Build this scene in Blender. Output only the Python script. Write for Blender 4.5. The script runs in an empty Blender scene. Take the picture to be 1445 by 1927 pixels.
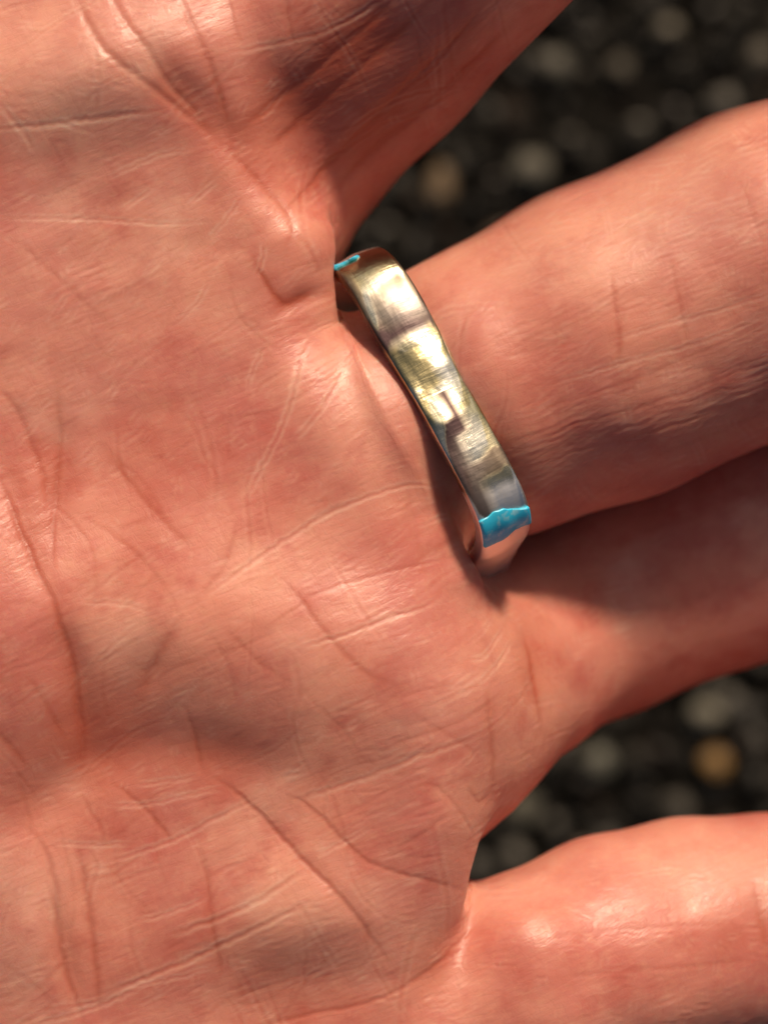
import bpy, bmesh, math, random
import numpy as np
from mathutils import Vector, Matrix

rng = np.random.default_rng(7)
random.seed(7)
S = bpy.context.scene
S.unit_settings.system = 'METRIC'
S.unit_settings.scale_length = 0.01          # one unit is one centimetre
COL = S.collection

# ------------------------------------------------------------------ camera
CAM_D = 16.0                                  # camera height above the palm plane (z = 0)
PX = 300.0                                    # photograph pixels per cm on the palm plane
UC, VC = 722.5, 963.5
cam = bpy.data.cameras.new('camera'); camo = bpy.data.objects.new('camera', cam); COL.objects.link(camo)
camo.location = (0, 0, CAM_D)
cam.sensor_fit = 'HORIZONTAL'; cam.sensor_width = 36.0
cam.lens = 36.0 * CAM_D / (1445 / PX)
cam.clip_start = 0.1; cam.clip_end = 5000
cam.dof.use_dof = True; cam.dof.focus_distance = CAM_D + 0.02
# aperture diameter in cm -> fstop ; blender: diameter = lens(mm)/fstop, in metres -> *0.001 units
APERTURE = 0.48
cam.dof.aperture_fstop = cam.lens * 0.001 / APERTURE
S.camera = camo

# ------------------------------------------------------------------ sky and sun
SUN_EL = math.radians(36)
SUN_AZ = math.radians(76)                     # direction to the sun in the xy plane, from +x
w = bpy.data.worlds.new('World'); S.world = w; w.use_nodes = True
nt = w.node_tree
bg = nt.nodes['Background']
sky = nt.nodes.new('ShaderNodeTexSky'); sky.sky_type = 'NISHITA'; sky.sun_disc = False
sky.sun_elevation = SUN_EL
sky.sun_rotation = math.pi / 2 - SUN_AZ
sky.dust_density = 8.0; sky.air_density = 1.0; sky.ozone_density = 0.7
nt.links.new(sky.outputs[0], bg.inputs[0]); bg.inputs[1].default_value = 0.05
sl = bpy.data.lights.new('sun', 'SUN'); sl.energy = 4.3; sl.angle = math.radians(8.0)
sl.color = (1.0, 0.77, 0.57)
so = bpy.data.objects.new('sun', sl); COL.objects.link(so)
d = Vector((math.cos(SUN_AZ) * math.cos(SUN_EL), math.sin(SUN_AZ) * math.cos(SUN_EL), math.sin(SUN_EL)))
so.rotation_euler = d.to_track_quat('Z', 'Y').to_euler(); so.location = d * 30
S.view_settings.view_transform = 'Standard'; S.view_settings.look = 'None'
S.view_settings.exposure = -0.08; S.view_settings.gamma = 1.0
S.cycles.use_denoising = True
S.cycles.max_bounces = 8


# ------------------------------------------------------------------ helpers
def P(u, v, z=0.0):
    """point of the place that stands at photograph pixel (u, v) at height z"""
    k = (CAM_D - z) / CAM_D / PX
    return np.array([(u - UC) * k, (VC - v) * k, z])


def link(name, me, mat=None, parent=None):
    o = bpy.data.objects.new(name, me); COL.objects.link(o)
    if mat is not None: me.materials.append(mat)
    if parent is not None: o.parent = parent
    return o


def mesh_np(name, V, F, smooth=True):
    me = bpy.data.meshes.new(name)
    F = np.asarray(F, np.int32); n, k = F.shape
    me.vertices.add(len(V)); me.vertices.foreach_set('co', np.asarray(V, np.float32).ravel())
    me.loops.add(n * k); me.loops.foreach_set('vertex_index', F.ravel())
    me.polygons.add(n); me.polygons.foreach_set('loop_start', np.arange(0, n * k, k, dtype=np.int32))
    me.update(calc_edges=True)
    me.polygons.foreach_set('use_smooth', np.full(n, smooth, bool))
    me.validate()
    return me


def tag(o, label=None, cat=None, group=None, kind=None):
    if label: o['label'] = label
    if cat: o['category'] = cat
    if group: o['group'] = group
    if kind: o['kind'] = kind
    return o


def sstep(a, b, x):
    t = np.clip((x - a) / (b - a), 0, 1)
    return t * t * (3 - 2 * t)


def value_noise(h, w_, cell, seed, ang=0.0, stretch=1.0, oct_=1):
    """smooth value noise map; cell in px; may be stretched along an angle"""
    r = np.random.default_rng(seed)
    out = np.zeros((h, w_), np.float32)
    yy, xx = np.mgrid[0:h, 0:w_].astype(np.float32)
    ca, sa = math.cos(ang), math.sin(ang)
    amp = 1.0
    for o_ in range(oct_):
        c = cell / 2 ** o_
        X = (xx * ca + yy * sa) / (c * stretch); Y = (-xx * sa + yy * ca) / c
        X -= X.min(); Y -= Y.min()
        g = r.random((int(Y.max()) + 3, int(X.max()) + 3)).astype(np.float32) * 2 - 1
        xi = X.astype(np.int32); yi = Y.astype(np.int32)
        fx = X - xi; fy = Y - yi
        fx = fx * fx * (3 - 2 * fx); fy = fy * fy * (3 - 2 * fy)
        out += amp * ((g[yi, xi] * (1 - fx) + g[yi, xi + 1] * fx) * (1 - fy) + (g[yi + 1, xi] * (1 - fx) + g[yi + 1, xi + 1] * fx) * fy)
        amp *= 0.5
    return out


# ------------------------------------------------------------------ materials
def new_mat(name):
    m = bpy.data.materials.new(name); m.use_nodes = True
    return m, m.node_tree, m.node_tree.nodes['Principled BSDF']


def N(t, kind, **kw):
    n = t.nodes.new(kind)
    for k, v in kw.items(): setattr(n, k, v)
    return n


def mix_rgb(t, fac, a, b, blend='MIX'):
    n = N(t, 'ShaderNodeMix', data_type='RGBA', blend_type=blend)
    for s, v in ((0, fac), (6, a), (7, b)):
        if hasattr(v, 'links'): t.links.new(v, n.inputs[s])
        else: n.inputs[s].default_value = v
    return n.outputs[2]


def noise(t, scale, detail=3, rough=.55, vec=None):
    n = N(t, 'ShaderNodeTexNoise'); n.inputs['Scale'].default_value = scale
    n.inputs['Detail'].default_value = detail; n.inputs['Roughness'].default_value = rough
    if vec is not None: t.links.new(vec, n.inputs['Vector'])
    return n.outputs[0]


def ramp(t, x, lo, hi, a=0., b=1.):
    n = N(t, 'ShaderNodeMapRange'); t.links.new(x, n.inputs[0])
    n.inputs[1].default_value = lo; n.inputs[2].default_value = hi
    n.inputs[3].default_value = a; n.inputs[4].default_value = b
    return n.outputs[0]


def mth(t, op, a, b=0.0):
    n = N(t, 'ShaderNodeMath', operation=op)
    for i, v in enumerate((a, b)):
        if hasattr(v, 'links'): t.links.new(v, n.inputs[i])
        else: n.inputs[i].default_value = v
    return n.outputs[0]


def skin_material():
    m, t, b = new_mat('skin')
    co = N(t, 'ShaderNodeTexCoord').outputs['Object']
    red = N(t, 'ShaderNodeAttribute', attribute_name='redness').outputs['Fac']
    pale_lit = N(t, 'ShaderNodeAttribute', attribute_name='lit_paleness').outputs['Fac']
    big = noise(t, 0.9, 3, .55, co); mid = noise(t, 3.2, 4, .6, co); fine = noise(t, 14, 4, .65, co)
    c = mix_rgb(t, ramp(t, big, .35, .65), (.69, .310, .225, 1), (.54, .180, .145, 1))
    c = mix_rgb(t, ramp(t, mid, .48, .70, 0, .7), c, (.50, .125, .100, 1))
    c = mix_rgb(t, ramp(t, fine, .5, .75, 0, .35), c, (.66, .36, .24, 1))
    c = mix_rgb(t, mth(t, 'MULTIPLY', red, .85), c, (.42, .085, .045, 1))
    c = mix_rgb(t, mth(t, 'MULTIPLY', pale_lit, .8), c, (.78, .56, .44, 1))
    t.links.new(c, b.inputs['Base Color'])
    b.inputs['Subsurface Weight'].default_value = 0.6
    b.inputs['Subsurface Radius'].default_value = (0.16, 0.045, 0.022)
    b.inputs['Subsurface Scale'].default_value = 1.0
    b.inputs['Specular IOR Level'].default_value = 0.42
    r = ramp(t, noise(t, 9, 4, .7, co), .3, .75, .32, .52)
    t.links.new(r, b.inputs['Roughness'])
    # fine lines of the skin: two crossing families of thin grooves, and a tiny grain
    def lines(rot, sc, width):
        mp = N(t, 'ShaderNodeMapping'); mp.inputs['Rotation'].default_value = (0, 0, rot)
        mp2 = N(t, 'ShaderNodeMapping'); mp2.inputs['Scale'].default_value = sc
        t.links.new(co, mp.inputs['Vector']); t.links.new(mp.outputs[0], mp2.inputs['Vector'])
        n_ = noise(t, 1, 2.5, .6, mp2.outputs[0])
        return ramp(t, mth(t, 'ABSOLUTE', mth(t, 'SUBTRACT', n_, .5)), 0, width)
    l1 = lines(-.45, (4.5, 21, 9), .05); l2 = lines(-.45 + 1.45, (5, 17, 9), .035); l3 = lines(-.62, (9, 40, 20), .08)
    h = mth(t, 'ADD', mth(t, 'ADD', mth(t, 'MULTIPLY', l1, .55), mth(t, 'MULTIPLY', l2, .35)), mth(t, 'ADD', mth(t, 'MULTIPLY', l3, .30), mth(t, 'MULTIPLY', noise(t, 60, 4, .7, co), .7)))
    bp = N(t, 'ShaderNodeBump'); bp.inputs['Strength'].default_value = .17; bp.inputs['Distance'].default_value = .006
    t.links.new(h, bp.inputs['Height']); t.links.new(bp.outputs[0], b.inputs['Normal'])
    c = mix_rgb(t, mth(t, 'MULTIPLY', mth(t, 'SUBTRACT', 1.0, l1), .07), c, (.44, .12, .07, 1))
    c = mix_rgb(t, mth(t, 'MULTIPLY', mth(t, 'SUBTRACT', 1.0, l2), .05), c, (.44, .12, .07, 1))
    t.links.new(c, b.inputs['Base Color'])
    return m


def silver_material():
    m, t, b = new_mat('silver_painted_reflections')
    co = N(t, 'ShaderNodeAttribute', attribute_name='band_pos').outputs['Vector']
    n1 = noise(t, 2.6, 4, .6, co); n2 = noise(t, 9, 5, .7, co)
    dark_refl = N(t, 'ShaderNodeAttribute', attribute_name='dark_reflection').outputs['Fac']
    c = mix_rgb(t, ramp(t, n1, .38, .62), (.58, .54, .38, 1), (.90, .87, .78, 1))
    olive_refl = N(t, 'ShaderNodeAttribute', attribute_name='olive_reflection').outputs['Fac']
    c = mix_rgb(t, olive_refl, c, (.37, .315, .155, 1))
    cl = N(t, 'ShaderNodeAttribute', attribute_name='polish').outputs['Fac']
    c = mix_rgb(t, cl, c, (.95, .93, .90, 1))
    c = mix_rgb(t, dark_refl, c, (.060, .040, .043, 1))
    c = mix_rgb(t, mth(t, 'MULTIPLY', ramp(t, n2, .55, .68, 0, .40), mth(t, 'SUBTRACT', 1.0, dark_refl)), c, (.90, .84, .70, 1))
    t.links.new(c, b.inputs['Base Color'])
    b.inputs['Metallic'].default_value = 1.0
    r = mth(t, 'ADD', mth(t, 'ADD', ramp(t, n2, .3, .7, .03, .09), mth(t, 'ADD', mth(t, 'MULTIPLY', dark_refl, .42), mth(t, 'MULTIPLY', olive_refl, .16))), mth(t, 'MULTIPLY', cl, .24))
    t.links.new(r, b.inputs['Roughness'])
    # file marks and dents
    mp = N(t, 'ShaderNodeMapping'); mp.inputs['Scale'].default_value = (4, 60, 1)
    t.links.new(co, mp.inputs['Vector'])
    sc = noise(t, 1.0, 5, .7, mp.outputs[0])
    mp2 = N(t, 'ShaderNodeMapping'); mp2.inputs['Scale'].default_value = (26, 5, 1); mp2.inputs['Rotation'].default_value = (0, 0, .5)
    t.links.new(co, mp2.inputs['Vector'])
    sc2 = noise(t, 1.0, 4, .6, mp2.outputs[0])
    h = mth(t, 'ADD', mth(t, 'ADD', mth(t, 'MULTIPLY', sc, .5), mth(t, 'MULTIPLY', sc2, .35)), mth(t, 'MULTIPLY', noise(t, 5, 3, .5, co), 2.2))
    bp = N(t, 'ShaderNodeBump'); bp.inputs['Strength'].default_value = .27; bp.inputs['Distance'].default_value = .012
    t.links.new(h, bp.inputs['Height']); t.links.new(bp.outputs[0], b.inputs['Normal'])
    return m


def sky_reflection_material():
    m, t, b = new_mat('sky_reflection_blue')
    co = N(t, 'ShaderNodeTexCoord').outputs['Object']
    c = mix_rgb(t, ramp(t, noise(t, 7, 4, .6, co), .4, .65), (.02, .50, .82, 1), (.05, .62, .90, 1))  # blue of the reflected sky put into the base colour
    c = mix_rgb(t, ramp(t, noise(t, 12, 3, .6, co), .52, .66, 0, .6), c, (.50, .76, .80, 1))
    t.links.new(c, b.inputs['Base Color']); b.inputs['Roughness'].default_value = .3
    return m


def ground_material():
    m, t, b = new_mat('asphalt_binder')
    co = N(t, 'ShaderNodeTexCoord').outputs['Object']
    c = mix_rgb(t, noise(t, 3, 5, .6, co), (.003, .0026, .002, 1), (.009, .008, .006, 1))
    t.links.new(c, b.inputs['Base Color']); b.inputs['Roughness'].default_value = .8; b.inputs['Specular IOR Level'].default_value = .1
    return m


def stone_material(name='gravel_stone'):
    m, t, b = new_mat(name)
    co = N(t, 'ShaderNodeTexCoord').outputs['Object']
    sh = N(t, 'ShaderNodeAttribute', attribute_name='shade').outputs['Color']
    c = mix_rgb(t, ramp(t, noise(t, 9, 4, .65, co), .3, .7, .0, .5), sh, (.005, .0045, .004, 1))
    t.links.new(c, b.inputs['Base Color']); b.inputs['Roughness'].default_value = .42; b.inputs['Specular IOR Level'].default_value = .2
    return m


M_SKIN = skin_material(); M_SILVER = silver_material(); M_SKY_REFL = sky_reflection_material()
M_GROUND = ground_material(); M_STONE = stone_material()

# ------------------------------------------------------------------ ground and gravel
GZ = -13.0
bm = bmesh.new()
bmesh.ops.create_grid(bm, x_segments=60, y_segments=60, size=60)
for v_ in bm.verts:
    v_.co.z = GZ + random.uniform(-.06, .06)
me = bpy.data.meshes.new('ground'); bm.to_mesh(me); bm.free()
tag(link('ground', me, M_GROUND), kind='structure')


def unit_ico():
    bm = bmesh.new(); bmesh.ops.create_icosphere(bm, subdivisions=2, radius=1)
    V = np.array([v.co[:] for v in bm.verts]); F = np.array([[v.index for v in f.verts] for f in bm.faces]); bm.free()
    return V, F


IV, IF = unit_ico()


def stone_shape(r):
    V = IV.copy()
    for _ in range(9):                        # knock flat facets off the pebble
        n = r.normal(size=3); n /= np.linalg.norm(n); d_ = r.uniform(.62, .9)
        s = V @ n
        V = V - np.outer(np.maximum(s - d_, 0), n)
    return V * r.uniform(.75, 1.25, 3) * np.array([1, 1, .8])


VAR = [stone_shape(rng) for _ in range(12)]


def rot_z(V, a):
    c, s = math.cos(a), math.sin(a)
    return np.stack([V[:, 0] * c - V[:, 1] * s, V[:, 0] * s + V[:, 1] * c, V[:, 2]], 1)


pale = [  # the few pale stones that stand out: pixel, size in cm, colour, label
    (828, 348, .34, (.42, .31, .20), 'pale tan pebble lying in the gap between index and middle finger near the ring'),
    (1325, 1345, .34, (.36, .34, .27), 'largest pale grey pebble in the lower gap beneath the ring finger'),
    (1345, 1440, .25, (.46, .28, .11), 'ochre yellow pebble in the gap between ring finger and little finger'),
    (1130, 1435, .27, (.27, .27, .22), 'grey green pebble in the middle of the lower gap'),
    (985, 1520, .27, (.25, .24, .19), 'dull beige pebble close to the web of the little finger'),
    (1255, 60, .30, (.25, .23, .18), 'grey beige pebble near the top edge at the upper right'),
    (1165, 125, .26, (.22, .20, .16), 'dim beige pebble in the middle of the upper gap'),
    (1050, 125, .26, (.24, .23, .19), 'dim grey pebble just right of the index finger edge'),
    (1430, 110, .30, (.24, .22, .18), 'dull grey pebble at the right edge above the middle finger'),
    (1000, 315, .30, (.23, .22, .18), 'dull grey pebble right above the middle finger knuckle slope'),
]
taken = [(P(u, v, GZ), s) for u, v, s, c, l in pale]
GV, GF, GC = [], [], []
off = 0
step = .27
gx = np.arange(-10.5, 10.5, step)
for x in gx:
    for y in gx:
        far = max(abs(x), abs(y)) > 9
        px_, py_ = x + rng.uniform(-.17, .17), y + rng.uniform(-.17, .17)
        if any((px_ - p[0]) ** 2 + (py_ - p[1]) ** 2 < (s * .5 + .08) ** 2 for p, s in taken): continue
        s = rng.uniform(.08, .19)
        V = rot_z(VAR[rng.integers(12)] * s, rng.uniform(0, 6.28)) + np.array([px_, py_, GZ + rng.uniform(-.12, .14)])
        k = rng.random()
        base = .009 + .14 * k ** 4
        tint = np.array([1.06, 1.0, .86]) if rng.random() < .8 else np.array([1.3, .95, .7])
        GV.append(V); GF.append(IF + off); off += len(V)
        GC.append(np.tile(np.append(base * tint, 1.0), (len(V), 1)))
me = mesh_np('gravel', np.concatenate(GV), np.concatenate(GF), smooth=False)
a = me.color_attributes.new('shade', 'FLOAT_COLOR', 'POINT'); a.data.foreach_set('color', np.concatenate(GC).astype(np.float32).ravel())
tag(link('gravel', me, M_STONE), kind='stuff', label='dark grey gravel surface far below the hand out of focus', cat='gravel')
for u, v, s, c, lab in pale:
    V = rot_z(VAR[rng.integers(12)] * s * .66, rng.uniform(0, 6.28))
    c = [q * .62 for q in c]
    me = mesh_np('pebble', V, IF, smooth=False)
    a = me.color_attributes.new('shade', 'FLOAT_COLOR', 'POINT')
    a.data.foreach_set('color', np.tile(np.array(list(c) + [1.0], np.float32), len(V)))
    o = link('pebble', me, M_STONE); o.location = P(u, v, GZ + .12)
    tag(o, lab, 'pebble', 'pale pebbles standing out of the gravel')

# ------------------------------------------------------------------ the ring's frame
AX = Vector((0.921, 0.39, 0)).normalized()            # finger direction
RC = Vector(P(780, 808, -0.98))                       # ring centre
T_ = Vector((0.44, -0.898, 0)).normalized()          # along the band, down the picture
TILT = math.radians(13)
side = Vector((T_.y, -T_.x, 0)) * -1                  # in-plane, to the right, across the band
if side.x < 0: side = -side
Wq = (side * math.sin(TILT) + Vector((0, 0, 1)) * math.cos(TILT)).normalized()   # towards the camera
Nn = (side * math.cos(TILT) - Vector((0, 0, 1)) * math.sin(TILT)).normalized()   # ring axis, to the fingertip

# ------------------------------------------------------------------ the hand as an implicit body
def chain(pts):
    return [(P(*p[:3]), p[3]) for p in pts]


FINGERS = {
    'index': chain([(300, 390, -1.35, 1.0), (470, 222, -1.22, 1.0), (659, 30, -.85, .97), (1000, -318, -.1, .93), (1500, -800, .75, .84), (1950, -1230, 1.0, .72)]),
    'middle': chain([(300, 990, -1.2, 1.0), (640, 872, -1.02, .86), (806, 790, -1.0, .88), (960, 722, -1.01, .965), (1130, 648, -1.02, 1.045), (1445, 508, -1.0, 1.07), (1900, 310, -1.1, .93), (2450, 90, -1.5, .78)]),
    'ring_finger': chain([(500, 1390, -1.2, .85), (780, 1275, -1.75, .82), (935, 1196, -2.12, .83), (1109, 1118, -2.25, .88), (1354, 1018, -2.3, .90), (1800, 850, -2.5, .82), (2350, 640, -2.9, .70)]),
    'ring_pad': chain([(700, 1345, -.95, .84), (850, 1322, -1.08, .72), (985, 1256, -1.38, .59)]),
    'little': chain([(500, 1980, -1.05, .9), (780, 1945, -.82, .74), (1000, 1866, -.92, .765), (1160, 1799, -1.10, .79), (1300, 1766, -1.26, .79), (1445, 1752, -1.35, .77), (1800, 1745, -1.5, .66), (2150, 1740, -1.8, .58)]),
    'thumb': chain([(-1700, 500, -1.2, 1.5), (-1200, -100, -.9, 1.4), (-800, -700, -.7, 1.15), (-350, -1150, -.6, 1.0), (100, -1500, -.6, .85)]),
}
PALM = [(-1900, 0), (-1300, -350), (-400, -380), (250, -330), (450, -150), (480, 60), (525, 260), (575, 350), (606, 395), (624, 430), (624, 470), (616, 510), (612, 560), (620, 612), (668, 690),
        (760, 830), (850, 1000), (872, 1090), (872, 1180), (882, 1300), (900, 1440), (890, 1520), (874, 1580), (868, 1635), (866, 1690),
        (850, 1800), (790, 2000), (600, 2250), (200, 2420), (-900, 2350), (-1900, 2050), (-3000, 1850), (-4600, 1800), (-4600, 150), (-3000, 150)]
PALM = np.array([P(u, v, -.25)[:2] for u, v in PALM])


def poly_sdf(X, Y, pts):
    dd = np.full(X.shape, 1e9, np.float32); ins = np.zeros(X.shape, bool)
    n = len(pts)
    for i in range(n):
        a, b = pts[i], pts[(i + 1) % n]
        e = b - a; wx, wy = X - a[0], Y - a[1]
        h = np.clip((wx * e[0] + wy * e[1]) / (e @ e), 0, 1)
        dd = np.minimum(dd, (wx - e[0] * h) ** 2 + (wy - e[1] * h) ** 2)
        c = (a[1] > Y) != (b[1] > Y)
        with np.errstate(divide='ignore', invalid='ignore'):
            xi = (b[0] - a[0]) * (Y - a[1]) / (b[1] - a[1] + 1e-12) + a[0]
        ins ^= c & (X < xi)
    dd = np.sqrt(dd); return np.where(ins, -dd, dd)


def smin(a, b, k):
    h = np.maximum(k - np.abs(a - b), 0) / k
    return np.minimum(a, b) - h * h * k * .25


def chain_sdf(X, Y, Z, ch):
    out = None
    for (a, ra), (b, rb) in zip(ch[:-1], ch[1:]):
        e = b - a; wx, wy, wz = X - a[0], Y - a[1], Z - a[2]
        h = np.clip((wx * e[0] + wy * e[1] + wz * e[2]) / (e @ e), 0, 1)
        dd = np.sqrt((wx - e[0] * h) ** 2 + (wy - e[1] * h) ** 2 + (wz - e[2] * h) ** 2) - (ra + (rb - ra) * h)
        out = dd if out is None else smin(out, dd, .12)
    return out


def palm2d(X, Y): return poly_sdf(X, Y, PALM)


def hand_sdf(X, Y, Z, p2):
    r = .45
    zc, ht = -1.30, 1.27
    qx = np.maximum(p2 + r, 0); qz = np.maximum(np.abs(Z - zc) - ht + r, 0)
    inner = np.minimum(np.maximum(p2 + r, np.abs(Z - zc) - ht + r), 0)
    palm = np.sqrt(qx * qx + qz * qz) + inner - r
    dd = palm
    for nm, k in (('index', .30), ('ring_finger', .55), ('ring_pad', .55), ('little', .20), ('thumb', .9), ('middle', .16)):
        dd = smin(dd, chain_sdf(X, Y, Z, FINGERS[nm]), k)
    return dd


def axis_nodes(lo, hi, far_lo, far_hi, h, g=1.12, hmax=.3):
    mid = np.arange(lo, hi + h * .5, h)
    def grow(L):
        out = []; p = 0; s = h
        while p < L:
            s = min(s * g, hmax); p += s; out.append(p)
        return np.array(out)
    return np.concatenate([lo - grow(lo - far_lo)[::-1], mid, hi + grow(far_hi - hi)])


H = .0245
ax = axis_nodes(-2.75, 2.80, -14.5, 9.0, H); ay = axis_nodes(-3.55, 3.50, -7.0, 10.0, H); az = axis_nodes(-1.6, .42, -4.2, 2.4, H, 1.10, .08)
nx, ny, nz = len(ax), len(ay), len(az)
P2 = palm2d(*np.meshgrid(ax, ay, indexing='ij')).astype(np.float32)
D = np.empty((nx, ny, nz), np.float32)
B = 8
bi, bj, bk = [np.arange(0, n, B) for n in (nx, ny, nz)]
def cen(a_, b_):
    e = np.minimum(b_ + B, len(a_) - 1); return (a_[b_] + a_[e]) / 2, (a_[e] - a_[b_]) / 2
cx, hx = cen(ax, bi); cy, hy = cen(ay, bj); cz, hz = cen(az, bk)
CX, CY, CZ = np.meshgrid(cx, cy, cz, indexing='ij')
CP = palm2d(*np.meshgrid(cx, cy, indexing='ij'))[:, :, None] + np.zeros_like(CX)
cd = hand_sdf(CX, CY, CZ, CP)
diag = np.sqrt(hx[:, None, None] ** 2 + hy[None, :, None] ** 2 + hz[None, None, :] ** 2)
act = np.abs(cd) < diag * 1.35 + .05
sg = np.where(cd > 0, 1., -1.).astype(np.float32)
D[:] = np.repeat(np.repeat(np.repeat(sg, B, 0)[:nx], B, 1)[:, :ny], B, 2)[:, :, :nz]
A_ = np.argwhere(act)
o8 = np.arange(B)
for c0 in range(0, len(A_), 4000):
    a_ = A_[c0:c0 + 4000] * B
    I = np.minimum(a_[:, 0, None, None, None] + o8[None, :, None, None], nx - 1)
    J = np.minimum(a_[:, 1, None, None, None] + o8[None, None, :, None], ny - 1)
    K = np.minimum(a_[:, 2, None, None, None] + o8[None, None, None, :], nz - 1)
    I, J, K = np.broadcast_arrays(I, J, K)
    D[I, J, K] = hand_sdf(ax[I].astype(np.float32), ay[J].astype(np.float32), az[K].astype(np.float32), P2[I, J])


def surface_nets(D, ax, ay, az):
    s = D < 0
    c = s[:-1, :-1, :-1].astype(np.int8)
    tot = np.zeros_like(c)
    for i in (0, 1):
        for j in (0, 1):
            for k in (0, 1):
                tot += s[i:s.shape[0] - 1 + i, j:s.shape[1] - 1 + j, k:s.shape[2] - 1 + k]
    active = (tot > 0) & (tot < 8)
    idx = np.full(active.shape, -1, np.int32)
    cells = np.argwhere(active); idx[active] = np.arange(len(cells))
    I, J, K = cells.T
    acc = np.zeros((len(cells), 3)); cnt = np.zeros(len(cells))
    cor = [(i, j, k) for i in (0, 1) for j in (0, 1) for k in (0, 1)]
    for p in cor:
        for q in cor:
            if sum(abs(a - b) for a, b in zip(p, q)) != 1 or p > q: continue
            d0 = D[I + p[0], J + p[1], K + p[2]]; d1 = D[I + q[0], J + q[1], K + q[2]]
            m = (d0 < 0) != (d1 < 0)
            t = np.where(m, d0 / np.where(m, d0 - d1, 1), 0)
            x = ax[I + p[0]] * (1 - t) + ax[I + q[0]] * t
            y = ay[J + p[1]] * (1 - t) + ay[J + q[1]] * t
            z = az[K + p[2]] * (1 - t) + az[K + q[2]] * t
            acc += np.stack([x, y, z], 1) * m[:, None]; cnt += m
    V = acc / cnt[:, None]
    F = []
    m = s[:-1, 1:-1, 1:-1] != s[1:, 1:-1, 1:-1]; e = np.argwhere(m) + [0, 1, 1]; i, j, k = e.T
    q = np.stack([idx[i, j - 1, k - 1], idx[i, j, k - 1], idx[i, j, k], idx[i, j - 1, k]], 1); f = s[i, j, k]; q[~f] = q[~f][:, ::-1]; F.append(q)
    m = s[1:-1, :-1, 1:-1] != s[1:-1, 1:, 1:-1]; e = np.argwhere(m) + [1, 0, 1]; i, j, k = e.T
    q = np.stack([idx[i - 1, j, k - 1], idx[i - 1, j, k], idx[i, j, k], idx[i, j, k - 1]], 1); f = s[i, j, k]; q[~f] = q[~f][:, ::-1]; F.append(q)
    m = s[1:-1, 1:-1, :-1] != s[1:-1, 1:-1, 1:]; e = np.argwhere(m) + [1, 1, 0]; i, j, k = e.T
    q = np.stack([idx[i - 1, j - 1, k], idx[i, j - 1, k], idx[i, j, k], idx[i - 1, j, k]], 1); f = s[i, j, k]; q[~f] = q[~f][:, ::-1]; F.append(q)
    F = np.concatenate(F); F = F[(F >= 0).all(1)]
    return V, F


V0, F0 = surface_nets(D, ax, ay, az)
del D, P2
me = mesh_np('hand_base', V0, F0)
tmp = bpy.data.objects.new('tmp_hand', me); COL.objects.link(tmp)
sm = tmp.modifiers.new('s', 'SUBSURF'); sm.levels = 1; sm.render_levels = 1
dg = bpy.context.evaluated_depsgraph_get()
hand_me = bpy.data.meshes.new_from_object(tmp.evaluated_get(dg))
bpy.data.objects.remove(tmp); bpy.data.meshes.remove(me)
hand_me.name = 'hand'

# ------------------------------------------------------------------ skin relief map in palm coordinates (1 px = 1/300 cm)
M0 = 300                                       # margin
MW, MH = 1445 + 2 * M0, 1927 + 2 * M0
relief = np.zeros((MH, MW), np.float32)
redm = np.zeros((MH, MW), np.float32)
palem = np.zeros((MH, MW), np.float32)
YY, XX = np.mgrid[0:MH, 0:MW].astype(np.float32); XX -= M0; YY -= M0


def bump(u, v, su, sv, ang, h):
    a = math.radians(ang); c, s = math.cos(a), math.sin(a)
    X = (XX - u) * c + (YY - v) * s; Y = -(XX - u) * s + (YY - v) * c
    relief.__iadd__((h * np.exp(-.5 * ((X / su) ** 2 + (Y / sv) ** 2))).astype(np.float32))


def blotch(u, v, su, sv, ang, h, m=None):
    a = math.radians(ang); c, s = math.cos(a), math.sin(a)
    X = (XX - u) * c + (YY - v) * s; Y = -(XX - u) * s + (YY - v) * c
    (redm if m is None else m).__iadd__((h * np.exp(-.5 * ((X / su) ** 2 + (Y / sv) ** 2))).astype(np.float32))


def spline(pts, seg=9.0):
    p = np.array(pts, float)
    q = np.vstack([2 * p[0] - p[1], p, 2 * p[-1] - p[-2]])
    out = []
    for i in range(len(p) - 1):
        n = max(1, int(np.linalg.norm(p[i + 1] - p[i]) / seg))
        t = np.arange(n)[:, None] / n
        a, b, c, d_ = q[i], q[i + 1], q[i + 2], q[i + 3]
        out.append(.5 * (2 * b + (c - a) * t + (2 * a - 5 * b + 4 * c - d_) * t ** 2 + (3 * b - 3 * c + d_ - a) * t ** 3))
    out.append(p[-1:]); return np.vstack(out)


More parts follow.
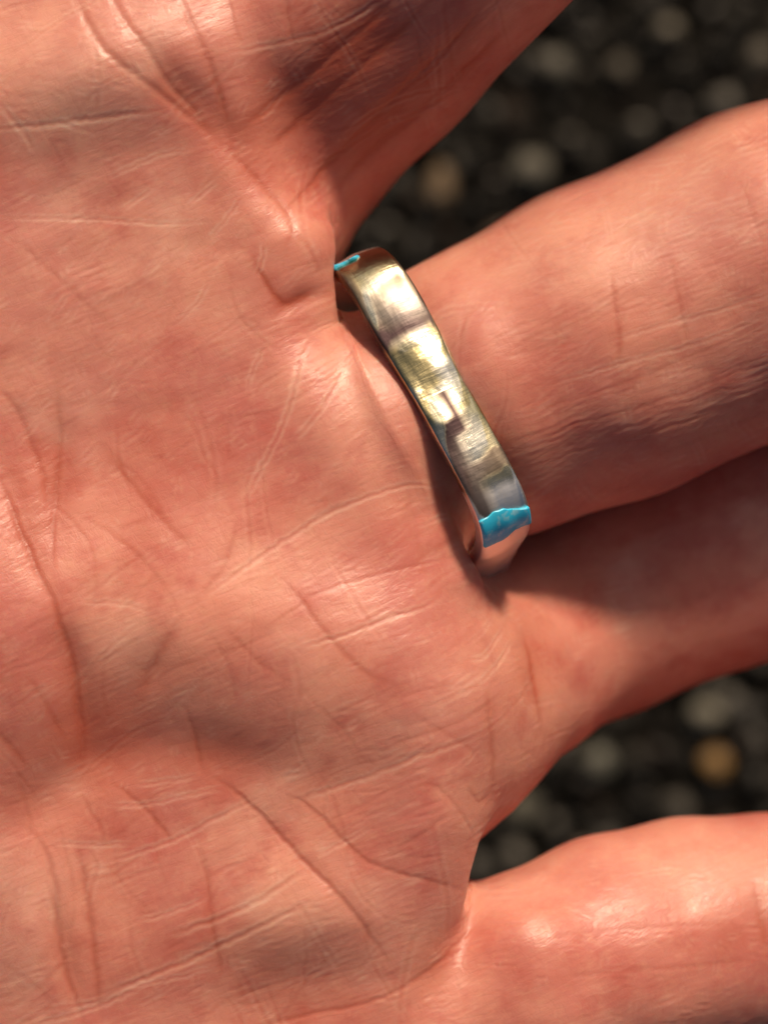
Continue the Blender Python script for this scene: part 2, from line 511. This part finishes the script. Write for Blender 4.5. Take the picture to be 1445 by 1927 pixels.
def crease(pts, w_=6, depth=.01, red=.0, lip=.35, taper=.25, pale_lit=0., wob=1.0):
    """groove along a spline; lip = raised edges; all in px / cm"""
    p = spline(pts) if len(pts) > 2 else np.array(pts, float)
    if wob and len(p) > 3:
        p = p + rng.normal(0, wob, p.shape)
    n = len(p); lo = np.floor(p.min(0) - 4 * w_).astype(int) + M0; hi = np.ceil(p.max(0) + 4 * w_).astype(int) + M0
    lo = np.maximum(lo, 0); hi = np.minimum(hi, [MW, MH])
    if (hi <= lo).any(): return
    xx = XX[lo[1]:hi[1], lo[0]:hi[0]]; yy = YY[lo[1]:hi[1], lo[0]:hi[0]]
    best = np.full(xx.shape, 1e9, np.float32); tt = np.zeros(xx.shape, np.float32)
    for i in range(n - 1):
        a, b = p[i], p[i + 1]
        x0, y0 = np.minimum(a, b) - 4 * w_; x1, y1 = np.maximum(a, b) + 4 * w_
        i0 = max(int(x0) + M0 - lo[0], 0); i1 = max(int(x1) + M0 - lo[0] + 1, 0); j0 = max(int(y0) + M0 - lo[1], 0); j1 = max(int(y1) + M0 - lo[1] + 1, 0)
        X = xx[j0:j1, i0:i1]; Y = yy[j0:j1, i0:i1]
        if X.size == 0: continue
        e = b - a; L = e @ e + 1e-9
        h = np.clip(((X - a[0]) * e[0] + (Y - a[1]) * e[1]) / L, 0, 1)
        dd = (X - a[0] - e[0] * h) ** 2 + (Y - a[1] - e[1] * h) ** 2
        bb = best[j0:j1, i0:i1]; tb = tt[j0:j1, i0:i1]
        m = dd < bb; bb[m] = dd[m]; tb[m] = ((i + h) / (n - 1))[m]
    env = sstep(0, taper, tt) * sstep(0, taper, 1 - tt) if taper else 1.0
    dist = np.sqrt(best); g = np.exp(-(dist / w_) ** 2)
    l = np.exp(-((dist - 1.9 * w_) / w_) ** 2)
    relief[lo[1]:hi[1], lo[0]:hi[0]] += (env * depth * (lip * l - g)).astype(np.float32)
    if red: redm[lo[1]:hi[1], lo[0]:hi[0]] += (env * red * np.exp(-(dist / (w_ * 1.5)) ** 2)).astype(np.float32)
    if pale_lit: palem[lo[1]:hi[1], lo[0]:hi[0]] += (env * pale_lit * l).astype(np.float32)  # grazing light painted pale along the raised lips


# broad forms: pads, hollows
for b_ in [
    (170, 140, 190, 95, -15, .13),            # pad under the index finger
    (-20, 560, 150, 200, 0, .04),
    (700, 780, 110, 150, 60, .06),            # pad beside the ring
    (130, 930, 110, 260, 10, -.03),           # hollow of the palm
    (470, 1190, 300, 150, 10, .15),           # heel of middle and ring fingers
    (-30, 1230, 140, 210, 0, .16),            # thenar edge
    (560, 1700, 190, 105, -15, .09),
    (40, 1720, 80, 130, 0, .07),
    (600, 500, 60, 70, 0, .04),
    (560, 565, 40, 14, -30, -.012),
    (860, 1330, 70, 90, 0, .05),
    (820, 1560, 60, 90, 0, .05),
    (1000, 1760, 90, 60, 0, .04),
]: bump(*b_[:5], b_[5] * 1.8)

MAIN = [
    # (points, width, depth, redness, lip)
    ([(-40, 250), (60, 243), (150, 234), (240, 221), (340, 205)], 6, .020, .25, .9),
    ([(0, 195), (40, 240), (75, 295)], 6, .014, .1, .8),
    ([(130, -40), (165, 40), (200, 100), (260, 150), (320, 192), (380, 240), (430, 290)], 13, .040, .45, .5),
    ([(195, -40), (235, 40), (280, 100), (320, 160), (370, 215), (420, 262)], 13, .038, .45, .5),
    ([(330, -40), (360, 50), (392, 120), (415, 190), (435, 250)], 9, .026, .4, .5),
    ([(425, -30), (440, 40), (458, 95)], 6, .014, .3, .4),
    ([(540, -30), (545, 40), (562, 95)], 5, .012, .2, .4),
    ([(405, 108), (500, 85), (600, 60), (680, 22), (740, -20)], 5, .014, .1, .9),
    ([(430, 265), (500, 205), (570, 150), (640, 90), (700, 40), (760, -30)], 14, .032, .5, .3),
    ([(470, 300), (540, 250), (620, 180), (700, 110), (790, 20), (830, -30)], 12, .026, .4, .3),
    ([(520, 425), (560, 375), (620, 310), (690, 245), (760, 170), (860, 70), (930, -20)], 10, .030, .45, .4),
    ([(585, 395), (640, 345), (700, 290), (790, 215), (900, 110), (1000, 10)], 9, .028, .4, .4),
    ([(420, 270), (470, 320), (520, 375), (548, 430), (520, 500)], 10, .022, .3, .3),
    ([(500, 455), (490, 500), (478, 520)], 4, .012, 0, 1.0),
    ([(470, 470), (500, 530), (535, 572), (565, 560), (600, 535)], 8, .02, .6, .2),
    ([(-30, 410), (100, 411), (200, 413), (330, 420), (430, 408)], 4, .011, .05, .8),
    ([(225, 398), (290, 352)], 4, .009, 0, .8), ([(348, 392), (410, 338)], 4, .010, 0, 1.),
    ([(385, 455), (420, 418), (455, 370)], 4, .010, 0, .8), ([(195, 340), (300, 292), (370, 280)], 4, .007, 0, .8),
    ([(0, 440), (60, 480), (150, 560), (230, 640)], 5, .008, .1, .4),
    ([(60, 560), (160, 480), (210, 410)], 4, .006, 0, .6),
    ([(320, 615), (370, 570), (395, 520)], 4, .009, 0, .8),
    ([(-30, 700), (30, 770), (62, 840), (85, 900), (98, 980)], 10, .022, .3, .3),
    ([(-30, 850), (15, 930), (50, 1010), (80, 1075), (108, 1125), (125, 1180), (142, 1240), (150, 1310), (156, 1400), (150, 1480)], 10, .036, .45, .4),
    ([(104, 690), (112, 800), (108, 920), (104, 1020), (110, 1110)], 10, .020, .3, .2),
    ([(190, 835), (260, 925), (330, 1000), (380, 1045)], 8, .010, .3, .2),
    ([(350, 1150), (325, 1195), (292, 1250), (262, 1310)], 13, .028, .35, .3),
    ([(150, 1130), (240, 1134), (300, 1152)], 4, .009, 0, .9),
    ([(140, 960), (220, 1010), (280, 1060), (350, 1150)], 7, .008, .2, .2),
    ([(0, 1130), (50, 1132), (100, 1136)], 4, .006, .1, .3),
    ([(60, 1260), (90, 1310), (130, 1400)], 7, .012, .2, .3),
    ([(-30, 1340), (30, 1400), (60, 1450)], 9, .014, .3, .3),
    ([(590, 630), (562, 680), (549, 750), (530, 805), (498, 870), (450, 960)], 5, .018, .05, 1.0),
    ([(450, 960), (425, 1060), (355, 1150)], 6, .012, .2, .4),
    ([(640, 690), (600, 775), (545, 840)], 5, .014, .05, 1.0),
    ([(500, 650), (478, 690), (465, 730)], 4, .009, 0, .8),
    ([(880, 880), (800, 905), (720, 925), (640, 955), (560, 1000), (470, 1062), (410, 1105), (350, 1150)], 5, .018, .15, .8),
    ([(880, 1040), (800, 1060), (700, 1085), (600, 1120), (560, 1150), (470, 1200)], 5, .013, .15, .7),
    ([(820, 1118), (770, 1150), (690, 1185), (640, 1205), (560, 1225)], 5, .020, .25, .8),
    ([(515, 1062), (570, 1130), (620, 1200), (690, 1270), (760, 1300)], 6, .015, .35, .3),
    ([(420, 1170), (500, 1250), (560, 1290)], 5, .010, .2, .3),
    ([(350, 1320), (368, 1380), (378, 1440), (382, 1460)], 6, .016, .2, .6),
    ([(395, 1180), (440, 1260), (450, 1330)], 6, .008, .1, .3),
    ([(250, 1320), (320, 1260), (420, 1230), (560, 1180)], 5, .006, .1, .4),
    # lower palm
    ([(370, 1448), (430, 1480), (480, 1520), (535, 1575), (590, 1630), (640, 1680), (695, 1755), (745, 1835)], 8, .034, .45, .4),
    ([(200, 1468), (262, 1510), (305, 1560), (330, 1600)], 7, .022, .3, .5),
    ([(510, 1480), (580, 1512), (635, 1562), (685, 1608), (730, 1630), (800, 1655), (880, 1690)], 7, .026, .3, .4),
    ([(30, 1535), (80, 1585), (105, 1650), (112, 1740), (125, 1820), (145, 1890), (170, 1960)], 9, .034, .35, .5),
    ([(140, 1560), (158, 1640), (172, 1740), (182, 1830), (190, 1940)], 10, .028, .35, .4),
    ([(365, 1560), (390, 1640), (398, 1720), (412, 1800), (420, 1860)], 6, .018, .3, .3),
    ([(150, 1490), (190, 1560), (200, 1600)], 7, .016, .2, .4),
    ([(190, 1622), (260, 1604), (330, 1578), (400, 1542), (450, 1516), (505, 1490)], 5, .018, 0, 1.1),
    ([(90, 1582), (170, 1588), (260, 1588)], 4, .012, 0, .9),
    ([(190, 1515), (280, 1512), (350, 1495), (430, 1480)], 4, .011, 0, .9),
    ([(250, 1478), (310, 1470), (380, 1458)], 4, .011, 0, .9),
    ([(250, 1735), (330, 1712), (400, 1680)], 4, .012, 0, .8),
    ([(300, 1762), (420, 1722), (500, 1680), (590, 1622)], 6, .022, .2, 1.1),
    ([(150, 1885), (250, 1850), (340, 1812), (430, 1768), (520, 1722), (620, 1668)], 6, .024, .2, 1.1),
    ([(60, 1927), (160, 1902), (280, 1850)], 5, .014, .1, .8),
    ([(230, 1860), (330, 1838), (420, 1810)], 4, .010, 0, .8),
    ([(400, 1960), (560, 1915), (700, 1885), (800, 1830), (880, 1760), (960, 1720)], 6, .022, .25, .6),
    ([(540, 1506), (620, 1482), (720, 1445), (800, 1410), (900, 1370)], 5, .016, .15, .8),
    ([(600, 1552), (700, 1500), (760, 1462)], 4, .010, .1, .7),
    ([(720, 1400), (790, 1378), (860, 1345), (920, 1300)], 5, .012, .15, .7),
    ([(590, 1608), (680, 1560), (700, 1545)], 4, .012, 0, .9),
    ([(850, 1462), (880, 1500), (930, 1460)], 7, .016, .2, .4),
    ([(770, 1480), (800, 1470), (830, 1500), (870, 1570)], 5, .014, .1, .6),
    ([(720, 1605), (780, 1560), (830, 1510)], 5, .014, .15, .7),
    ([(880, 1290), (890, 1360), (905, 1430), (900, 1500)], 6, .014, .3, .3),
    ([(965, 1185), (985, 1240), (1000, 1320), (1010, 1400)], 8, .012, .3, .3),
    ([(840, 1250), (880, 1240), (930, 1190)], 4, .010, 0, .9),
    ([(850, 1300), (905, 1260), (950, 1210)], 4, .009, 0, .9),
    ([(700, 1330), (780, 1300), (850, 1290)], 4, .008, .1, .6),
    ([(760, 1340), (860, 1410), (880, 1440)], 5, .009, .1, .4),
    # middle finger
    ([(1145, 500), (1157, 570), (1165, 640), (1160, 700)], 6, .014, .3, .5),
    ([(1255, 470), (1272, 540), (1288, 620), (1300, 680)], 5, .010, .15, .6),
    ([(1390, 330), (1415, 400), (1440, 480)], 5, .008, .1, .6),
    ([(900, 690), (960, 670), (1040, 650), (1120, 640)], 5, .008, .1, .6),
    ([(960, 780), (1100, 745), (1250, 690), (1445, 610)], 4, .007, .1, .7),
    ([(990, 820), (1150, 780), (1300, 735), (1480, 660)], 4, .008, .1, .7),
    ([(985, 865), (1120, 840), (1300, 790), (1480, 720)], 4, .007, .1, .7),
    ([(1000, 730), (1180, 680), (1330, 640), (1480, 575)], 4, .010, .05, .8),
    ([(1120, 650), (1250, 610), (1380, 575), (1480, 540)], 4, .010, .05, .8),
    ([(1180, 880), (1300, 830), (1480, 760)], 4, .010, .1, .5),
    # little finger
    ([(980, 1790), (1100, 1760), (1240, 1745), (1400, 1740)], 6, .008, .15, .4),
    ([(1000, 1850), (1150, 1830), (1300, 1820), (1480, 1800)], 6, .010, .1, .6),
    ([(1420, 1640), (1430, 1720), (1445, 1800)], 12, .012, .4, .3),
]
FOLDS = [
    ([(-90, 1600), (20, 1530), (110, 1470), (190, 1420), (330, 1400)], 62, .062),
    ([(-60, 1640), (60, 1545), (160, 1455), (260, 1418), (340, 1405), (430, 1420), (560, 1446), (680, 1442), (770, 1405)], 54, .078),
    ([(105, 1120), (138, 1240), (152, 1340), (165, 1470)], 34, .070),
    ([(330, 1180), (290, 1260), (230, 1340), (190, 1410)], 40, .040),
    ([(330, 1905), (450, 1885), (560, 1868), (660, 1835), (760, 1775)], 62, .060),
    ([(95, 1640), (115, 1740), (140, 1840), (165, 1930)], 20, .030),
    ([(400, 275), (520, 215), (640, 115), (780, -30)], 66, .055),
    ([(230, 60), (330, 150), (400, 220), (460, 300), (540, 370)], 30, .050),
    ([(545, 400), (640, 320), (760, 205), (900, 60)], 24, .040),
    ([(-20, 800), (50, 980), (105, 1110)], 28, .026), ([(104, 700), (112, 900), (106, 1080)], 28, .030),
    ([(760, 1940), (850, 1790), (930, 1710)], 30, .028),
    ([(970, 1150), (990, 1250), (1010, 1360)], 26, .022),
]
for f_ in FOLDS:
    crease(f_[0], f_[1] * 1.15, f_[2] * .60, .38, 0, taper=.42, wob=0)
for c_ in MAIN:
    crease(c_[0], c_[1] * (.50 if c_[1] >= 7 else .62), c_[2] * (.15 if c_[1] >= 8 else .15), min(1, c_[3] * 1.1 + .05), c_[4] * .45, pale_lit=.30 if c_[4] >= .8 else 0)
    crease(c_[0], c_[1] * 2.0, c_[2] * (.27 if c_[1] >= 8 else .14), c_[3] * .4, 0, wob=0, taper=.4)

# redder patches of skin, then paler ones painting light on pads and finger tops
for q in [(770, 880, 60, 150, 10, .10), (1010, 760, 60, 120, 10, .30), (930, 620, 70, 30, -20, .25), (1180, 560, 60, 110, 10, .22), (1440, 1700, 60, 90, 0, .45),
          (620, 180, 180, 90, -42, .35), (900, 60, 140, 60, -42, .25), (250, 950, 120, 150, 0, .22), (400, 860, 120, 70, 20, .18), (980, 1820, 110, 60, 0, .22),
          (350, 1780, 160, 60, -15, .25), (1150, 1100, 260, 90, -22, .30), (200, 80, 60, 60, 30, .15), (560, 1420, 150, 40, 0, .15), (560, 560, 40, 25, -30, .4)]:
    blotch(*q)


for q in [(170, 130, 150, 90, -10, .34), (60, 500, 160, 140, 0, .12), (1230, 400, 230, 80, -22, .30), (1330, 1620, 230, 55, 0, .32), (960, 1690, 90, 40, -10, .2),
          (700, 760, 70, 70, 0, .16), (240, 1210, 60, 50, 0, .25), (60, 1700, 60, 110, 0, .25), (600, 1720, 110, 60, -10, .18), (800, 1230, 70, 60, 0, .18)]:
    blotch(*q, m=palem)  # brightness of lit pads and finger tops painted in


def region_dir(u, v):
    """direction of the fine lines (degrees, picture sense) and density weight"""
    if (u - 640) * .7 + (430 - v) * -.7 < 0 and v < 430 - (u - 640) * .95 + 10 and u + v * 1 > 620: return -44, 1.0
    if u > 960 - (v - 900) * .0 and v < 430 + (1445 - u) * .45 + 420 and v > 150: return -21, 1.5
    if u > 930 and v < 1500: return -23, .9
    if u > 930: return -6, .8
    if v > 1450: return -22, 1.1
    if v < 300 and u < 330: return 4, .8
    return -32, .8


r2 = np.random.default_rng(21)
for i in range(7000):
    u, v = r2.uniform(-150, 1600), r2.uniform(-150, 2080)
    a, dn = region_dir(u, v)
    if r2.random() > dn / 1.5: continue
    fam = r2.random()
    if fam < .72: a = a + r2.normal(0, 9)
    else: a = a + r2.choice([65, 95, -60]) + r2.normal(0, 14)
    L = r2.uniform(10, 26) * r2.choice([1, 1, 1, 2.2]) * (1 if fam < .72 else .6)
    dk = .7 if (u > 950 and v < 1000) else 1.0
    if u > 950 and v < 950: L *= 1.6
    a = math.radians(a); c, s = math.cos(a) * L, math.sin(a) * L
    k = r2.normal(0, L * .08)
    pts = [(u - c, v - s), (u - s / L * k, v + c / L * k), (u + c, v + s)]
    crease(pts, r2.uniform(2.2, 3.6), dk * r2.uniform(.0004, .0015) * (1.25 if fam < .72 else .8), 0, .7, .5, pale_lit=r2.choice([0, 0, 0, .16]), wob=.8)

# longer faint lines that branch across the palm
for i in range(150):
    u, v = r2.uniform(-60, 960), r2.uniform(-60, 2000)
    a = math.radians(-30 + r2.normal(0, 10)) if r2.random() < .6 else math.radians(r2.choice([55, 70, 88]) + r2.normal(0, 9))
    L = r2.uniform(60, 190); bend = r2.normal(0, .25); pts = []
    for q in np.linspace(-1, 1, 6):
        pts.append((u + math.cos(a + bend * q) * L * q + r2.normal(0, 2.5), v + math.sin(a + bend * q) * L * q + r2.normal(0, 2.5)))
    d_ = r2.uniform(.0005, .0014)
    crease(pts, r2.uniform(2.6, 4.2), d_, .16, .5, .45, pale_lit=r2.choice([0, .08, .14]), wob=.8)
    if r2.random() < .6:                     # a branch leaving it
        q = pts[r2.integers(1, 5)]; b_ = a + r2.choice([-.5, .5, .35, -.35]); l_ = L * r2.uniform(.35, .8)
        crease([q, (q[0] + math.cos(b_) * l_ * .5, q[1] + math.sin(b_) * l_ * .5 + 3), (q[0] + math.cos(b_) * l_, q[1] + math.sin(b_) * l_)], 2.8, d_ * .8, .15, .5, .5, wob=.8)

for i in range(60):
    blotch(r2.uniform(-50, 1500), r2.uniform(-50, 1980), r2.uniform(20, 70), r2.uniform(15, 45), r2.uniform(0, 180), r2.uniform(.08, .24), m=redm if r2.random() < .55 else palem)

# soft unevenness of the flesh
relief += .011 * value_noise(MH, MW, 130, 3, math.radians(-25), 1.6, 2)
relief += .0022 * value_noise(MH, MW, 34, 4, math.radians(-28), 1.8, 2)
relief += .0007 * value_noise(MH, MW, 9, 5, math.radians(-25), 2.2, 2)
# friction ridges, about half a millimetre apart
wv = value_noise(MH, MW, 260, 31, 0, 1, 2); wm = value_noise(MH, MW, 170, 32, 0, 1, 2)
ph = (XX * math.sin(math.radians(24)) + YY * math.cos(math.radians(24))) / 12.5 * 2 * math.pi + 9 * wv
relief += .0005 * np.sin(ph) * np.clip(.5 + .8 * wm, 0, 1)
redm += .10 * value_noise(MH, MW, 90, 6, 0, 1, 3)

# ------------------------------------------------------------------ displace the hand
n = len(hand_me.vertices)
co = np.empty(n * 3, np.float32); hand_me.vertices.foreach_get('co', co); co = co.reshape(-1, 3)
no = np.empty(n * 3, np.float32); hand_me.vertices.foreach_get('normal', no); no = no.reshape(-1, 3)


def sample(img, u, v):
    x = np.clip(u + M0, 0, MW - 1.001); y = np.clip(v + M0, 0, MH - 1.001)
    xi = x.astype(int); yi = y.astype(int); fx = x - xi; fy = y - yi
    return (img[yi, xi] * (1 - fx) + img[yi, xi + 1] * fx) * (1 - fy) + (img[yi + 1, xi] * (1 - fx) + img[yi + 1, xi + 1] * fx) * fy


k = CAM_D / (CAM_D - co[:, 2])
uu = UC + co[:, 0] * k * PX; vv = VC - co[:, 1] * k * PX
front = sstep(.05, .45, no[:, 2]) * sstep(-M0, -M0 + 120, uu) * sstep(-M0, -M0 + 120, vv) * sstep(-M0, -M0 + 120, 1445 - uu) * sstep(-M0, -M0 + 120, 1927 - vv)
h = sample(relief, uu, vv) * front
# the flesh swells beside the ring and gives way beneath it
rel = co - np.array(RC)
along = rel @ np.array(Nn); radial = np.linalg.norm(rel - along[:, None] * np.array(Nn), axis=1)
near = (radial < 1.5)
h += near * (-.055 * np.exp(-(along / .17) ** 2) + .060 * np.exp(-((along + .33) / .15) ** 2) + .022 * np.exp(-((along - .36) / .15) ** 2)) * sstep(1.4, 1.15, radial)
co2 = co + no * h[:, None]
hand_me.vertices.foreach_set('co', co2.astype(np.float32).ravel()); hand_me.update()
for nm, mp_ in (('redness', redm), ('lit_paleness', palem)):
    at = hand_me.attributes.new(nm, 'FLOAT', 'POINT')
    at.data.foreach_set('value', np.clip(sample(mp_, uu, vv) * front, 0, 1).astype(np.float32))
hand_me.polygons.foreach_set('use_smooth', np.ones(len(hand_me.polygons), bool))
hand_me.materials.clear()
hand = link('hand', hand_me, M_SKIN)
tag(hand, 'open human hand with creased reddish palm and spread fingers wearing a ring', 'hand')

# ------------------------------------------------------------------ the ring
ring = bpy.data.objects.new('ring', None); COL.objects.link(ring)
ring.location = RC; ring.empty_display_size = .3
tag(ring, 'worn hammered silver ring with painted sky-blue reflections on the middle finger', 'ring')
R3 = Matrix((Nn, T_, Wq)).transposed().to_4x4()       # local x: across, y: along the band, z: to camera
ring.matrix_world = Matrix.Translation(RC) @ R3

A_R, B_R, P_R = 1.085, 1.05, 5.4
SKEW = math.radians(11)


def ring_r(th):
    """outer radius at angle th (0 = facing the camera, + towards the picture's bottom)"""
    c, s = np.abs(np.cos(th + SKEW)), np.abs(np.sin(th + SKEW))
    return 1 / ((s / A_R) ** P_R + (c / B_R) ** P_R) ** (1 / P_R)


NA, NC = 540, 72
th = np.linspace(-math.pi, math.pi, NA, endpoint=False)
# rounded rectangle section: half width hw, thickness tk
tc = np.linspace(0, 2 * math.pi, NC, endpoint=False)
pw = 7.5
sx = np.sign(np.cos(tc)) * np.abs(np.cos(tc)) ** (2 / pw); sy = np.sign(np.sin(tc)) * np.abs(np.sin(tc)) ** (2 / pw)
r3 = np.random.default_rng(3)
dents = [(t_ + r3.uniform(-.12, .12), s_ + r3.uniform(-.06, .06), r3.uniform(.7, 1.3)) for t_ in np.arange(-3.1, 3.2, .30) for s_ in (-.11, .10)]
wn = value_noise(8, NA, 45, 11)[0]; wn2 = value_noise(NC, NA, 34, 12, 0, 1.6, 2); wn3 = value_noise(NC, NA, 9, 13, .5, 2, 2)
blend_ = np.clip(np.minimum(np.arange(NA), NA - np.arange(NA)) / 40, 0, 1)
V = np.zeros((NA, NC, 3)); bp = np.zeros((NA, NC, 3))
hw = .180 + .006 * wn * blend_ + .010 * np.exp(-((th + .75) / .25) ** 2)
tk = .13
for j in range(NC):
    outer = max(sy[j], 0)
    dent = np.full(NA, 9.0)
    for t_, s_, q_ in dents:
        dt = (th - t_ + math.pi) % (2 * math.pi) - math.pi
        dent = np.minimum(dent, (dt / .30) ** 2 * q_ + ((sx[j] * .18 - s_ - .25 * dt * .3) / .16) ** 2)
    dv = (.006 * wn2[j] + .0016 * wn3[j] + .028 * np.minimum(dent, .8) * (1 - .6 * abs(sx[j]) ** 3) - .010) * blend_ * outer
    # shallow facets running along the palm side of the band
    c_ = sx[j]
    ridge = -.010 * c_ * np.sin(th * 2.2 + .5) * np.cos(th) - .012 * (c_ * c_)
    rr = ring_r(th) - tk / 2 + sy[j] * tk / 2 + dv + ridge * outer * np.clip(np.cos(th) + .4, 0, 1)
    xo = sx[j] * hw
    V[:, j, 0] = xo; V[:, j, 1] = rr * np.sin(th); V[:, j, 2] = rr * np.cos(th)
    bp[:, j, 0] = sx[j] * .18; bp[:, j, 1] = th * 1.05; bp[:, j, 2] = sy[j] * .1
idx = np.arange(NA * NC).reshape(NA, NC)
F = np.stack([idx, np.roll(idx, -1, 1), np.roll(np.roll(idx, -1, 0), -1, 1), np.roll(idx, -1, 0)], -1).reshape(-1, 4)
me = mesh_np('band', V.reshape(-1, 3), F)
bm = bmesh.new(); bm.from_mesh(me); bmesh.ops.recalc_face_normals(bm, faces=bm.faces); bm.to_mesh(me); bm.free()
at = me.attributes.new('band_pos', 'FLOAT_VECTOR', 'POINT'); at.data.foreach_set('vector', bp.reshape(-1).astype(np.float32))
# dark reflections painted into the colour of the silver
tn = value_noise(NC, NA, 30, 15, 0, 2.0, 3).T; tn2 = value_noise(NC, NA, 7, 16, .3, 3, 2).T
TH, SX = np.meshgrid(th, sx, indexing='ij')
dark_refl_mask = .85 * np.exp(-((TH + .74) / .27) ** 2) * sstep(2.2, .6, SX) * 1.15 \
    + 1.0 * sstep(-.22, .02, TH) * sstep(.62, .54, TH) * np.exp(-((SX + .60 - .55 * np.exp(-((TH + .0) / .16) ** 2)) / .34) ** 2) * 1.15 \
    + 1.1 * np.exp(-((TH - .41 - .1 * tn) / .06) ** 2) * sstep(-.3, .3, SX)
dark_refl_mask = sstep(.25, .55, dark_refl_mask * (1 + .35 * tn + .4 * tn2)) * np.clip(1.0 + .3 * tn, 0, 1)
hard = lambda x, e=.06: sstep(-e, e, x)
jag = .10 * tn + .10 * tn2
olive_refl = np.maximum.reduce([  # olive reflections painted as hard-edged colour zones
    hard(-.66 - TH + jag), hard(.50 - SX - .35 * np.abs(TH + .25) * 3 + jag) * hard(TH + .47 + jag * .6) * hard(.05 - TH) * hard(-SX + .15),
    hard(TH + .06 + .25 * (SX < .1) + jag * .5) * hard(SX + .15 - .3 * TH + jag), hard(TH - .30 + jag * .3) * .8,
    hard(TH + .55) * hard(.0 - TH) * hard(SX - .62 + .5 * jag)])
olive_refl = np.clip(olive_refl * (.86 + .12 * tn) - .6 * hard(tn2 - .62, .1), 0, .95)
at = me.attributes.new('olive_reflection', 'FLOAT', 'POINT'); at.data.foreach_set('value', olive_refl.reshape(-1).astype(np.float32))
pol = np.clip(hard(TH - .46 + jag * .25, .03) + hard(-1.08 - TH, .05), 0, 1); olive_refl *= 1 - pol
at = me.attributes.new('polish', 'FLOAT', 'POINT'); at.data.foreach_set('value', pol.reshape(-1).astype(np.float32))
at = me.attributes.new('dark_reflection', 'FLOAT', 'POINT'); at.data.foreach_set('value', dark_refl_mask.reshape(-1).astype(np.float32))
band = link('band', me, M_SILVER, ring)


def sky_reflection_plate(t0, t1, x0, x1, seed, lift=.004, name='sky_reflection_plate', edge=.03):
    """thin blue plate added as sky reflection on the band between two angles, with broken edges"""
    r = np.random.default_rng(seed)
    na, nc = 60, 24
    cs = np.linspace(x0, x1, nc)
    e0 = np.cumsum(r.normal(0, edge * .35, nc)); e1 = np.cumsum(r.normal(0, edge * .35, nc))
    e0 -= np.linspace(e0[0], e0[-1], nc); e1 -= np.linspace(e1[0], e1[-1], nc)
    top = []
    for i in range(na):
        f = i / (na - 1)
        row = []
        for j in range(nc):
            a0 = t0 + e0[j] + .05 * (cs[j] - x0) / (x1 - x0); a1 = t1 + e1[j] - .02 * math.sin(3 * cs[j] / .18)
            t = a0 + (a1 - a0) * f + .02 * math.sin(cs[j] * 19 + seed) * (1 - f)
            rr = ring_r(t) + lift + .004 * math.sin(math.pi * f) ** .5 * math.sin(math.pi * (j / (nc - 1))) ** .5 + .004 * math.sin(3 * t + 40 * cs[j]) - .008 * abs(cs[j] / .18) ** 3
            row.append((cs[j], rr * math.sin(t), rr * math.cos(t)))
        top.append(row)
    top = np.array(top); bot = top.copy(); bot[..., 1:] *= .955
    V = np.concatenate([top.reshape(-1, 3), bot.reshape(-1, 3)])
    i1 = np.arange(na * nc).reshape(na, nc); i2 = i1 + na * nc
    q = lambda I: np.stack([I[:-1, :-1], I[1:, :-1], I[1:, 1:], I[:-1, 1:]], -1).reshape(-1, 4)
    rim = np.concatenate([i1[0, :], i1[1:, -1], i1[-1, -2::-1], i1[-2:0:-1, 0]]); rn = np.roll(rim, -1)
    F = np.concatenate([q(i1), q(i2)[:, ::-1], np.stack([rim, rn, rn + na * nc, rim + na * nc], 1)])
    me = mesh_np(name, V, F)
    bm = bmesh.new(); bm.from_mesh(me); bmesh.ops.recalc_face_normals(bm, faces=bm.faces); bm.to_mesh(me); bm.free()
    return link(name, me, M_SKY_REFL, ring)


sky_reflection_plate(.56, .75, -.172, .168, 5, lift=.002, edge=.007)  # sky reflections on the silver, added as thin blue plates
sky_reflection_plate(-1.085, -1.055, -.176, .0, 9, lift=.003, edge=.003)
